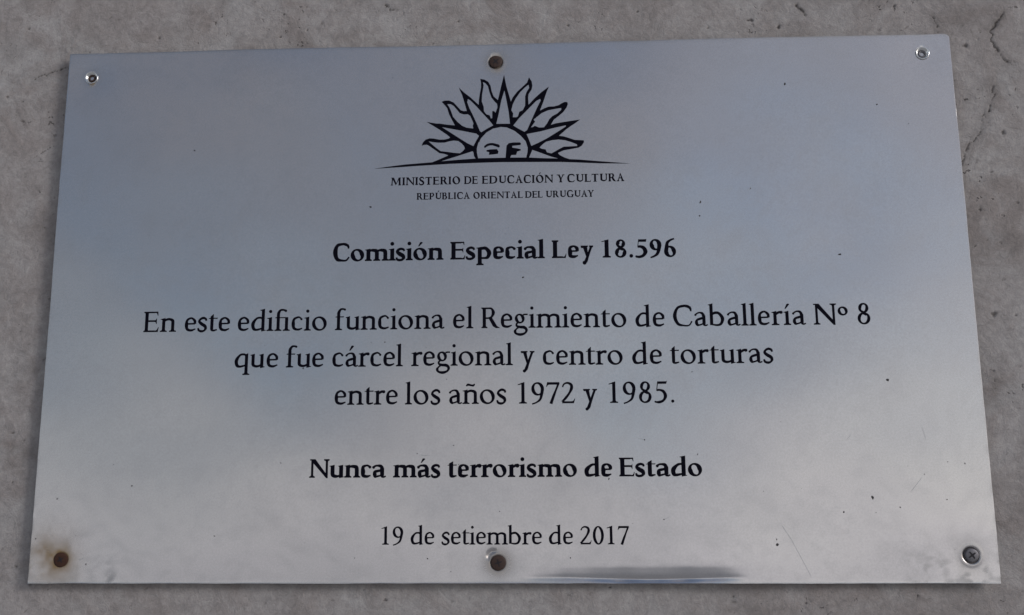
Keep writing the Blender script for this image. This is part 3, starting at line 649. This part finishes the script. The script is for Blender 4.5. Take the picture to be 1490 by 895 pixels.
def wall_material():
    m, t, b = new_mat("weathered cement render"); L = t.links.new
    tc = N(t, 'ShaderNodeTexCoord'); O = tc.outputs['Object']
    def noise(s, d, r=.55, dist=0.0):
        n = N(t, 'ShaderNodeTexNoise', i_Scale=s, i_Detail=d, i_Roughness=r, i_Distortion=dist); L(O, n.inputs['Vector']); return n
    big = noise(7.0, 4.0, .55, .6); mid = noise(28.0, 6.0, .62, .8); fine = noise(210.0, 8.0, .72, .5); grain = noise(900.0, 2.0)
    def rampmix(f, lo, hi, A, B):
        r = N(t, 'ShaderNodeMapRange'); r.inputs['From Min'].default_value = lo; r.inputs['From Max'].default_value = hi; L(f, r.inputs['Value'])
        x = N(t, 'ShaderNodeMix', data_type='RGBA'); L(r.outputs[0], x.inputs[0])
        for k, v in ((6, A), (7, B)):
            if isinstance(v, tuple): x.inputs[k].default_value = v
            else: L(v, x.inputs[k])
        return x.outputs[2]
    a = rampmix(big.outputs['Fac'], .36, .64, WALL_A, WALL_B)
    c = rampmix(mid.outputs['Fac'], .42, .66, a, WALL_C)
    # pale veils
    mv = noise(15.0, 7.0, .6, 1.2)
    veil = N(t, 'ShaderNodeMapRange'); veil.inputs['From Min'].default_value = .54; veil.inputs['From Max'].default_value = .70; veil.inputs['To Max'].default_value = .55; L(mv.outputs['Fac'], veil.inputs['Value'])
    x = N(t, 'ShaderNodeMix', data_type='RGBA'); L(veil.outputs[0], x.inputs[0]); L(c, x.inputs[6]); x.inputs[7].default_value = WALL_D
    # fine mottling as a multiplier of the cement's own colour
    fm = N(t, 'ShaderNodeMapRange'); fm.inputs['From Min'].default_value = .3; fm.inputs['From Max'].default_value = .7; fm.inputs['To Min'].default_value = .80; fm.inputs['To Max'].default_value = 1.16; L(fine.outputs['Fac'], fm.inputs['Value'])
    gm = N(t, 'ShaderNodeMapRange'); gm.inputs['From Min'].default_value = .3; gm.inputs['From Max'].default_value = .7; gm.inputs['To Min'].default_value = .93; gm.inputs['To Max'].default_value = 1.06; L(grain.outputs['Fac'], gm.inputs['Value'])
    mm = N(t, 'ShaderNodeMath', operation='MULTIPLY'); L(fm.outputs[0], mm.inputs[0]); L(gm.outputs[0], mm.inputs[1])
    sc = N(t, 'ShaderNodeVectorMath', operation='SCALE'); L(x.outputs[2], sc.inputs[0]); L(mm.outputs[0], sc.inputs['Scale'])
    # tiny dark pores
    vo = N(t, 'ShaderNodeTexVoronoi', i_Scale=150.0, i_Randomness=1.0)
    dn = N(t, 'ShaderNodeTexNoise', i_Scale=260.0, i_Detail=2.0); L(O, dn.inputs['Vector'])
    vm = N(t, 'ShaderNodeVectorMath', operation='MULTIPLY_ADD'); vm.inputs[1].default_value = (.012, .012, .012); L(dn.outputs['Color'], vm.inputs[0]); L(O, vm.inputs[2]); L(vm.outputs[0], vo.inputs['Vector'])
    pr = N(t, 'ShaderNodeMapRange'); pr.inputs['From Min'].default_value = .10; pr.inputs['From Max'].default_value = .20; pr.inputs['To Min'].default_value = 1; pr.inputs['To Max'].default_value = 0; L(vo.outputs['Distance'], pr.inputs['Value'])
    pm = noise(24.0, 3.0, .6); pmr = N(t, 'ShaderNodeMapRange'); pmr.inputs['From Min'].default_value = .52; pmr.inputs['From Max'].default_value = .66; L(pm.outputs['Fac'], pmr.inputs['Value'])
    pp = N(t, 'ShaderNodeMath', operation='MULTIPLY'); L(pr.outputs[0], pp.inputs[0]); L(pmr.outputs[0], pp.inputs[1])
    at = N(t, 'ShaderNodeAttribute', attribute_name='dirt')
    pa = N(t, 'ShaderNodeMath', operation='MULTIPLY_ADD', i_1=.6); pa.use_clamp = True; L(pp.outputs[0], pa.inputs[0]); L(at.outputs['Fac'], pa.inputs[2])
    dk = N(t, 'ShaderNodeMix', data_type='RGBA'); L(pa.outputs[0], dk.inputs[0]); L(sc.outputs[0], dk.inputs[6]); dk.inputs[7].default_value = (.055, .046, .042, 1)
    L(dk.outputs[2], b.inputs['Base Color'])
    b.inputs['Roughness'].default_value = .82; b.inputs['Specular IOR Level'].default_value = .3
    h = N(t, 'ShaderNodeMath', operation='MULTIPLY_ADD', i_1=.5); L(fine.outputs['Fac'], h.inputs[0]); L(mid.outputs['Fac'], h.inputs[2])
    h2 = N(t, 'ShaderNodeMath', operation='MULTIPLY_ADD', i_1=-.6); L(pp.outputs[0], h2.inputs[0]); L(h.outputs[0], h2.inputs[2])
    bp = N(t, 'ShaderNodeBump', i_Strength=0.75, i_Distance=0.0022); L(h2.outputs[0], bp.inputs['Height']); L(bp.outputs[0], b.inputs['Normal'])
    return m
STEEL = steel_material()
PAINT = simple("black enamel filling", (.004, .004, .009), .75, var=.15, bump=.0)
PAINT.node_tree.nodes['Principled BSDF'].inputs['Specular IOR Level'].default_value = .04
SPECK = simple("dark dirt speck", (.035, .032, .034), .8)
SCREW_GREY = simple("dull zinc screw", (.16, .155, .17), .5, .7, .3, 900, .4)
SCREW_BROWN = simple("tarnished brown screw", (.050, .027, .021), .65, .15, .5, 700, .6)
SCREW_RUST = simple("rusty screw", (.050, .018, .009), .85, 0.0, .6, 800, .8)
RECESS = simple("dark drive recess", (.012, .010, .014), .8)  # near-black tone of the cross laid on each screw head
CHROME = simple("bright worn collar", (.80, .80, .80), .17, 1.0, .08, 500, .1)
WALLM = wall_material()
PAVE = simple("pale concrete pavement", (.50, .50, .49), .85, 0.0, .2, 3.0, .2)

# ---------------------------------------------------------------- the wall
def seg_dist(x, z, pts):
    d = np.full(x.shape, 1e9)
    for (x0, z0), (x1, z1) in zip(pts, pts[1:]):
        vx, vz = x1 - x0, z1 - z0; u = np.clip(((x - x0) * vx + (z - z0) * vz) / (vx * vx + vz * vz), 0, 1)
        d = np.minimum(d, np.hypot(x - x0 - u * vx, z - z0 - u * vz))
    return d
GAP = 0.0062
ax = axis(-2600, 2600, 130, [(-360, 360)], .8)
az = axis(-ZC * 1000 - 20, 1500, 130, [(-216, 220)], .8)
WX, WZ = np.meshgrid(ax, az)
H = (value_noise(WX, WZ, 60, 1) - .5) * 1.0 + (value_noise(WX, WZ, 14, 2) - .5) * .3
dirt = np.zeros_like(WX)
near = (np.abs(WX) < 350) & (np.abs(WZ) < 222)
jx = WX + (value_noise(WX, WZ, 3.1, 5) - .5) * 2.6 + (value_noise(WX, WZ, 1.2, 6) - .5) * 1.2
jz = WZ + (value_noise(WX, WZ, 3.3, 7) - .5) * 2.6 + (value_noise(WX, WZ, 1.3, 8) - .5) * 1.2
WIDTHS = (.46, .36, .5, .24, .3, .25, .3)
for pts, w in zip(CRACKS, WIDTHS):
    d = seg_dist(jx, jz, pts)
    ww = w * (.35 + 1.1 * value_noise(WX, WZ, 5, 9))
    g = np.exp(-(d / ww) ** 2)
    H -= .9 * g; dirt += .85 * g + .16 * np.exp(-(d / 3.5) ** 2)
for x, z, r in PITS:
    d = np.hypot((jx - x), (jz - z) * 1.15)
    g = np.exp(-(d / (r * .8)) ** 4)
    H -= .9 * g; dirt += .75 * g
r_ = np.random.default_rng(11)
for k in range(300):                                            # small pores scattered over the visible margin
    side = r_.integers(4)
    x, z = [(r_.uniform(-325, -285), r_.uniform(-205, 210)), (r_.uniform(283, 325), r_.uniform(-205, 210)),
            (r_.uniform(-325, 325), r_.uniform(181, 212)), (r_.uniform(-325, 325), r_.uniform(-205, -182))][side]
    r = r_.uniform(.25, .7) * (1 + (r_.random() < .08)); s = r_.uniform(.3, .85); a = r_.uniform(0, 3.14); e = r_.uniform(1, 2.6)
    i0, i1 = np.searchsorted(ax, (x - 5, x + 5)); k0, k1 = np.searchsorted(az, (z - 5, z + 5))
    sx, sz = jx[k0:k1, i0:i1] - x, jz[k0:k1, i0:i1] - z
    d = np.hypot(sx * math.cos(a) + sz * math.sin(a), (-sx * math.sin(a) + sz * math.cos(a)) * e)
    g = np.exp(-(d / r) ** 2)
    H[k0:k1, i0:i1] -= .4 * s * g; dirt[k0:k1, i0:i1] += s * .8 * g
# brownish weathering where damp sits on the render
dirt += .10 * smooth01(.62, .9, value_noise(WX, WZ, 26, 21)) + .10 * smooth01(.55, .9, value_noise(WX, WZ, 9, 22)) * near
H[~near] *= .3
wme = grid_mesh("wall", WX / 1000, GAP - H / 1000, WZ / 1000 + ZC, WALLM, True, {'dirt': np.clip(dirt, 0, 1)})
wall = link(bpy.data.objects.new("wall", wme))
wall["label"] = "mottled grey beige cement rendered wall with hairline cracks and small pits behind the plaque"
wall["category"] = "wall"
g = 30.0
pav = mesh_obj("pavement", [(-g, -g, 0), (g, -g, 0), (g, .02, 0), (-g, .02, 0)], [(0, 1, 2, 3)], PAVE)
pav["kind"] = "structure"

# ---------------------------------------------------------------- the plaque
PW, PH = 300.0, 180.0
SCREWS = {  # x, z (mm), kind
    'TL': (-283.61, 161.89), 'TM': (-3.8, 167.09), 'TR': (281.48, 166.3),
    'BL': (-280.04, -165.38), 'BM': (-3.87, -167.54), 'BR': (283.86, -163.29)}
_w = np.random.default_rng(23)
WAVES = [(.0013 * l * _w.uniform(.5, 1.2), l, _w.uniform(.3, 1.2) + (_w.random() < .4) * 1.4, _w.uniform(0, 6.28)) for l in (230, 187, 151, 118, 97)] + [(.0004 * l, l, _w.uniform(0, 3.14), _w.uniform(0, 6.28)) for l in (71, 52)]
def ring_dent(x, z, cx, cz, r, depth, soft, rim=0.0, rimw=1.5):
    d = np.hypot(x - cx, z - cz)
    return -depth * (1 - smooth01(r - soft, r + soft, d)) + rim * np.exp(-((d - r - rimw) / rimw) ** 2)
def plate_h(x, z):
    """how far the sheet stands forward of its plane, in mm"""
    x = np.asarray(x, float); z = np.asarray(z, float)
    h = .42 * np.sin(x / 71 + .8 + z / 160) * np.cos(z / 83 - .4) + .20 * np.sin(x / 33 + z / 41 + 1.9) + .09 * np.sin(x / 17 - z / 24)
    h = h * .35
    for A_, lam, th, ph in WAVES:
        h += A_ * np.sin((x * math.cos(th) + z * math.sin(th)) * 6.2832 / lam + ph)
    # pulled in a little round each fixing
    for cx, cz in SCREWS.values():
        d2 = (x - cx) ** 2 + (z - cz) ** 2
        h += -.35 * np.exp(-d2 / (2 * 11.0 ** 2))
    h += ring_dent(x, z, *SCREWS['TL'], 3.9, 2.0, .7, .03, 1.0)
    h += ring_dent(x, z, *SCREWS['TM'], 4.7, .8, .7, .08, 1.2)
    h += ring_dent(x, z, *SCREWS['TR'], 3.9, 2.0, .7, .03, 1.0)
    h += ring_dent(x, z, *SCREWS['BL'], 4.7, .5, .5, .04, 1.4)
    h += ring_dent(x, z, *SCREWS['BM'], 4.7, .6, .6, .03, 1.2)
    h += ring_dent(x, z, *SCREWS['BR'], 4.9, .9, .6, .12, 1.2)
    # crescent left by a slipped driver above the bottom middle fixing
    d = np.hypot(x + 6.6, z + 163.6)
    h += -.85 * np.exp(-((d - 3.0) / 1.3) ** 2) * smooth01(-.2, .9, (-(x + 6.6) * .78 + (z + 163.6) * .62) / np.maximum(d, .1))
    # buckled stretch of the bottom edge
    e = z + PH
    w = (.35 * smooth01(4, 40, x) + .65 * smooth01(40, 72, x)) * (1 - smooth01(112, 152, x)) * (1 + .12 * np.sin(x / 5.3) + .1 * np.sin(x / 2.9 + 1))
    ec = 3.0 + .5 * np.sin(x / 19)
    sg = 1.2 + 1.5 * smooth01(2.5, 9, e)
    h += -1.15 * w * np.exp(-((e - ec) ** 2) / (2 * sg ** 2))
    h += .10 * np.exp(-np.maximum(e, 0) / .5)
    return h
dx = [(-292, -275), (-13, 5), (273, 292), (-300, -298.4), (298.2, 300)]
px = axis(-PW, PW, 1.9, sorted(dx), .42)
dz = [(-180, -154), (158, 171), (177.5, 180)]
pz = axis(-PH, PH, 1.9, dz, .42)
PX, PZ = np.meshgrid(px, pz)
HH = plate_h(PX, PZ)
edge = np.minimum(np.minimum(PX + PW, PW - PX), np.minimum(PZ + PH, PH - PZ))
HH -= .02 * (1 - np.clip(edge / .5, 0, 1)) ** 2
# rounded upper right corner
R = 3.4; cx, cz = PW - R, PH - R
inx = (PX > cx) & (PZ > cz); rad = np.hypot(PX - cx, PZ - cz)
mx_ = np.maximum(PX - cx, PZ - cz); sc_ = np.where(inx & (rad > 1e-6), mx_ / np.maximum(rad, 1e-6), 1)
GX = np.where(inx, cx + (PX - cx) * sc_, PX); GZ = np.where(inx, cz + (PZ - cz) * sc_, PZ)
# the cut edge wanders by a fraction of a millimetre
GX = GX + np.where(edge < .01, .16 * (value_noise(PX, PZ, 17, 61) - .5) + .12 * (value_noise(PX, PZ, 4, 62) - .5), 0) * (np.abs(PX) > PW - .01)
GZ = GZ + np.where(edge < .01, .28 * (value_noise(PX, PZ, 19, 63) - .5) + .12 * (value_noise(PX, PZ, 4, 64) - .5), 0) * (np.abs(PZ) > PH - .01)
# dirt, rust and darker rims on the sheet itself
def halo(cx, cz, r, s=1.0): return s * np.exp(-((np.hypot(PX - cx, PZ - cz) / r) ** 2))
nz = value_noise(PX, PZ, 6, 41) * .6 + value_noise(PX, PZ, 2.4, 42) * .4
rust = halo(*SCREWS['BL'], 6.6, .9) + halo(-288, -163, 16, .62) * (nz + .3) + halo(-289, -158, 6, .16) * nz + halo(-278, -174, 11, .22) * (nz + .2)
rust += halo(*SCREWS['TM'], 5.8, .5) + halo(-2.6, 162.0, 3.2, .35) + halo(*SCREWS['BM'], 6.6, .6) + halo(*SCREWS['BR'], 6.5, .10) + halo(283, -170, 8, .07)
rust += halo(-283.3, 157.0, 1.5, .8) + halo(-281.8, 157.6, 1.2, .7)
grime_and_rim = halo(*SCREWS['BL'], 26, .12) * smooth01(.35, .75, nz) + halo(-252, -172, 12, .12) * smooth01(.45, .8, nz) + halo(-245, -178.5, 4, .4) * smooth01(.4, .7, nz)
grime_and_rim += halo(*SCREWS['BM'], 8, .4) + halo(*SCREWS['BR'], 7.5, .35) + halo(*SCREWS['TM'], 8, .35) + halo(*SCREWS['TL'], 6, .3) + halo(286, -176, 12, .3) * smooth01(.45, .8, nz)
grime_and_rim += halo(262, -177, 16, .3) * smooth01(.5, .8, nz)
ja, jb = PX * .8 + PZ * .6 + 9 * np.sin(PZ / 23) , PZ * .8 - PX * .6 + 8 * np.sin(PX / 19)
grime_and_rim += .05 * smooth01(.4, .9, .6 * value_noise(ja, jb, 33, 51) + .4 * value_noise(jb, ja, 12, 53)) + .04 * smooth01(.5, .85, value_noise(ja, jb, 5, 52))
grime_and_rim += .55 * np.exp(-(PH - PZ) / .8) * (.5 + nz) + .35 * np.exp(-(PW - np.abs(PX)) / .7) * smooth01(.3, .8, nz)  # darker band along the top rim and the side edges
plaque = bpy.data.objects.new("commemorative_plaque", None)
plaque.location = (0, 0, ZC); plaque.empty_display_size = .05
link(plaque)
plaque["label"] = "brushed steel plaque with black Spanish text and a rising sun crest, screwed to the wall"
plaque["category"] = "plaque"
pme = grid_mesh("plate", GX / 1000, -HH / 1000, GZ / 1000, STEEL, True, {'rust': np.clip(rust, 0, 1), 'grime_and_rim': np.clip(grime_and_rim, 0, 1)})
# the sheet's cut edge and back
import bmesh
bm = bmesh.new(); bm.from_mesh(pme)
be = [e for e in bm.edges if e.is_boundary]
ret = bmesh.ops.extrude_edge_only(bm, edges=be)
nv = [v for v in ret['geom'] if isinstance(v, bmesh.types.BMVert)]
ne = [e for e in ret['geom'] if isinstance(e, bmesh.types.BMEdge)]
for v in nv: v.co.y += 0.0015
for f in [f for f in ret['geom'] if isinstance(f, bmesh.types.BMFace)]: f.smooth = False
for e in be: e.smooth = False
bmesh.ops.contextual_create(bm, geom=[e for e in ne if e.is_boundary])
bmesh.ops.recalc_face_normals(bm, faces=bm.faces)
bm.to_mesh(pme); bm.free()
plate = link(bpy.data.objects.new("plate", pme), plaque)

def on_plate(V, lift):
    A = np.array(V, float)
    return np.stack([A[:, 0] / 1000, -(plate_h(A[:, 0], A[:, 1]) + lift) / 1000, A[:, 1] / 1000], 1)

# ---------------------------------------------------------------- lettering, one part for each line
LINE_LABEL = {'min': 'small capitals reading MINISTERIO DE EDUCACIÓN Y CULTURA', 'rep': 'smaller capitals reading REPÚBLICA ORIENTAL DEL URUGUAY',
    'bold': 'bold heading reading Comisión Especial Ley 18.596', 'reg1': 'text line beginning En este edificio funciona',
    'reg2': 'text line beginning que fue cárcel regional', 'reg3': 'text line reading entre los años 1972 y 1985',
    'bold2': 'bold line reading Nunca más terrorismo de Estado', 'date': 'date line reading 19 de setiembre de 2017'}
for key, (bold, base, em, words) in LINES.items():
    V = []; F = []
    for w, x0, x1 in words:
        v, f, tr = set_word(w, 1 if bold else 0, x0, x1, base, base, em, KX.get(key, 1.0))
        if SHOWTR: print(key, w, round(tr, 3))
        b = len(V); V += v; F += [tuple(i + b for i in q) for q in f]
    o = mesh_obj("inscription_line", on_plate(V, .10), F, PAINT, plaque)
    o["label"] = LINE_LABEL[key]

# ---------------------------------------------------------------- the rising sun emblem
def area(p): return sum(a[0] * b[1] - b[0] * a[1] for a, b in zip(p, p[1:] + p[:1])) / 2
def inside(p, poly):
    c = False
    for (x0, y0), (x1, y1) in zip(poly, poly[1:] + poly[:1]):
        if (y0 > p[1]) != (y1 > p[1]) and p[0] < (x1 - x0) * (p[1] - y0) / (y1 - y0) + x0: c = not c
    return c
def fill(outline, openings):
    V = []; E = []
    for loop in [outline] + openings:
        n = []
        for a, b in zip(loop, loop[1:] + loop[:1]):             # short edges so the sheet's waves are followed
            k = max(1, int(math.hypot(b[0] - a[0], b[1] - a[1]) / 3.0))
            n += [(a[0] + (b[0] - a[0]) * i / k, a[1] + (b[1] - a[1]) * i / k) for i in range(k)]
        b0 = len(V); V += [mathutils.Vector(q) for q in n]
        E += [(b0 + i, b0 + (i + 1) % len(n)) for i in range(len(n))]
    vo, eo, fo, *_ = mathutils.geometry.delaunay_2d_cdt(V, E, [], 0, 1e-5, False)
    out = []
    for f in fo:
        c = sum((vo[i] for i in f), mathutils.Vector((0, 0))) / len(f)
        if inside(c, outline) and not any(inside(c, h) for h in openings): out.append(tuple(f))
    return [tuple(v) for v in vo], out
emblem = bpy.data.objects.new("sun_emblem", None); link(emblem, plaque)
v, f = fill(EMBLEM_OUTLINE, EMBLEM_OPENINGS)
mesh_obj("sunburst", on_plate(v, .10), f, PAINT, emblem)
for nm, loop in zip(("brow", "eye"), EMBLEM_MARKS):
    v, f = fill(loop, [])
    mesh_obj(nm, on_plate(v, .10), f, PAINT, emblem)

# ---------------------------------------------------------------- dirt specks and scratches on the sheet
V = []; F = []
def blob(x, z, r, e=1.0, a=0.0):
    b = len(V); n = 9
    V.append((x, z))
    for i in range(n):
        t = 2 * math.pi * i / n; q = r * random.uniform(.6, 1.15)
        u, w = q * math.cos(t), q * math.sin(t) * e
        V.append((x + u * math.cos(a) - w * math.sin(a), z + u * math.sin(a) + w * math.cos(a)))
    for i in range(n): F.append((b, b + 1 + i, b + 1 + (i + 1) % n))
for x, z, r in SPECKS: blob(x, z, r * .72, random.uniform(.45, 1), random.uniform(0, 3.14))
for k in range(40): blob(random.uniform(-292, 292), random.uniform(-172, 172), random.uniform(.12, .3), random.uniform(.4, 1), random.uniform(0, 3))
o = mesh_obj("dirt_speck", on_plate(V, .14), F, SPECK, plaque); o["kind"] = "stuff"
V = []; F = []
def scratch(pts, w):
    for (x0, z0), (x1, z1) in zip(pts, pts[1:]):
        l = math.hypot(x1 - x0, z1 - z0); nx, nz = -(z1 - z0) / l * w / 2, (x1 - x0) / l * w / 2; b = len(V)
        V.extend([(x0 - nx, z0 - nz), (x1 - nx, z1 - nz), (x1 + nx, z1 + nz), (x0 + nx, z0 + nz)]); F.append((b, b + 1, b + 2, b + 3))
SCR = simple("scratched steel", (.44, .44, .45), .4, 1.0)
for pts in SCRATCHES:
    V = []; F = []
    scratch(pts, .22); mesh_obj("scratch", on_plate(V, .06), F, SCR, plaque)

# ---------------------------------------------------------------- screws
def revolve(name, prof, mat, parent, n=48, loc=(0, 0, 0), wob=0.0, cap=True):
    """prof: (radius, height towards the viewer) in mm, from the outside in"""
    V = []; F = []
    for r, h in prof:
        for i in range(n):
            t = 2 * math.pi * i / n; q = r * (1 + wob * math.sin(3 * t + 1) * (r > 1) + wob * .6 * math.sin(7 * t))
            V.append((q * math.cos(t) / 1000, -h / 1000, q * math.sin(t) / 1000))
    for j in range(len(prof) - 1):
        for i in range(n):
            k = (i + 1) % n
            F.append((j * n + i, j * n + k, (j + 1) * n + k, (j + 1) * n + i))
    if cap: F.append(tuple((len(prof) - 1) * n + i for i in range(n)))
    o = mesh_obj(name, V, F, mat, parent, True); o.location = loc
    return o
def cross_recess(parent, r, w, rot, h, mat):
    """four tapering wings of the drive recess as a dark sheet on the head"""
    V = []; F = []
    outline = []
    for q in range(4):
        a = rot + q * math.pi / 2
        for s, t in ((w * .7, -w * .7), (r, -w * .42), (r, w * .42)):
            outline.append((s * math.cos(a) - t * math.sin(a), s * math.sin(a) + t * math.cos(a)))
    n = len(outline)
    for x, z in outline: V.append((x / 1000, -(h + .03) / 1000, z / 1000))
    V.append((0, -(h - .0) / 1000, 0))
    for i in range(n): F.append((i, (i + 1) % n, n))
    return mesh_obj("drive_recess", V, F, mat, parent)
def screw(key, mat, top, r, label, dome=.25, recess=None, off=(0, 0), wob=.01, hollow=None):
    x, z = SCREWS[key]; x += off[0]; z += off[1]
    base = bpy.data.objects.new("screw", None); base.location = (x / 1000, 0, z / 1000); link(base, plaque); base["label"] = label
    prof = [(r * .55, -3.8), (r * .6, -2.2), (r * .98, top - .75), (r, top - .35), (r * .96, top - .12), (r * .85, top), (r * .5, top + dome * .75), (r * .2, top + dome)]
    if hollow: prof = [(r * .55, -3.8), (r * .98, top - .75), (r, top - .2), (r * .9, top), (r * hollow, top - .05), (r * hollow * .92, top - .9), (r * .2, top - 1.0)]
    head = revolve("screw_head", prof, mat, base, wob=wob)
    if recess: cross_recess(base, recess[0], recess[1], recess[2], top + dome, recess[3])
    return base
s = screw('TL', SCREW_BROWN, -1.0, 2.35, "small dark screw sunk in a bright dimple, upper left corner", .1, None, (0, 0), .02, .6)
screw('TM', SCREW_BROWN, .15, 4.35, "brown tarnished cross head screw at the top middle", .35, (2.3, .8, .7, RECESS), wob=.012)
screw('TR', SCREW_GREY, -1.0, 2.4, "small dark screw sunk in a bright dimple, upper right corner", .2, None, (0, -.2), .02, .66)
screw('BL', SCREW_RUST, .25, 4.6, "dark rusty screw with rust stain round it, lower left corner", .3, (2.2, .7, .5, RECESS), wob=.015)
screw('BM', SCREW_BROWN, .1, 4.6, "dark brown screw beside a crescent dent at the bottom middle", .25, (2.3, .7, .3, RECESS), (.2, 0), .014)
screw('BR', SCREW_GREY, .1, 4.1, "grey cross head screw in a dark ring, lower right corner", .3, (2.5, .85, .62, RECESS), (.35, 0), .008)
# bright pressed collars that hold the two upper corner screws
for key, ro in (('TL', 4.3), ('TR', 4.2)):
    x, z = SCREWS[key]
    c = revolve("collar", [(ro * 1.04, -.6), (ro * 1.03, .0), (ro, .14), (ro * .95, .12), (ro * .87, -.10), (ro * .78, -.42), (ro * .70, -.78), (ro * .62, -1.15), (ro * .57, -1.5)], CHROME, plaque, loc=(x / 1000, 0, z / 1000), wob=.008, cap=False)
    c["label"] = "bright cupped metal collar round the small screw, upper %s corner" % ('left' if key == 'TL' else 'right')
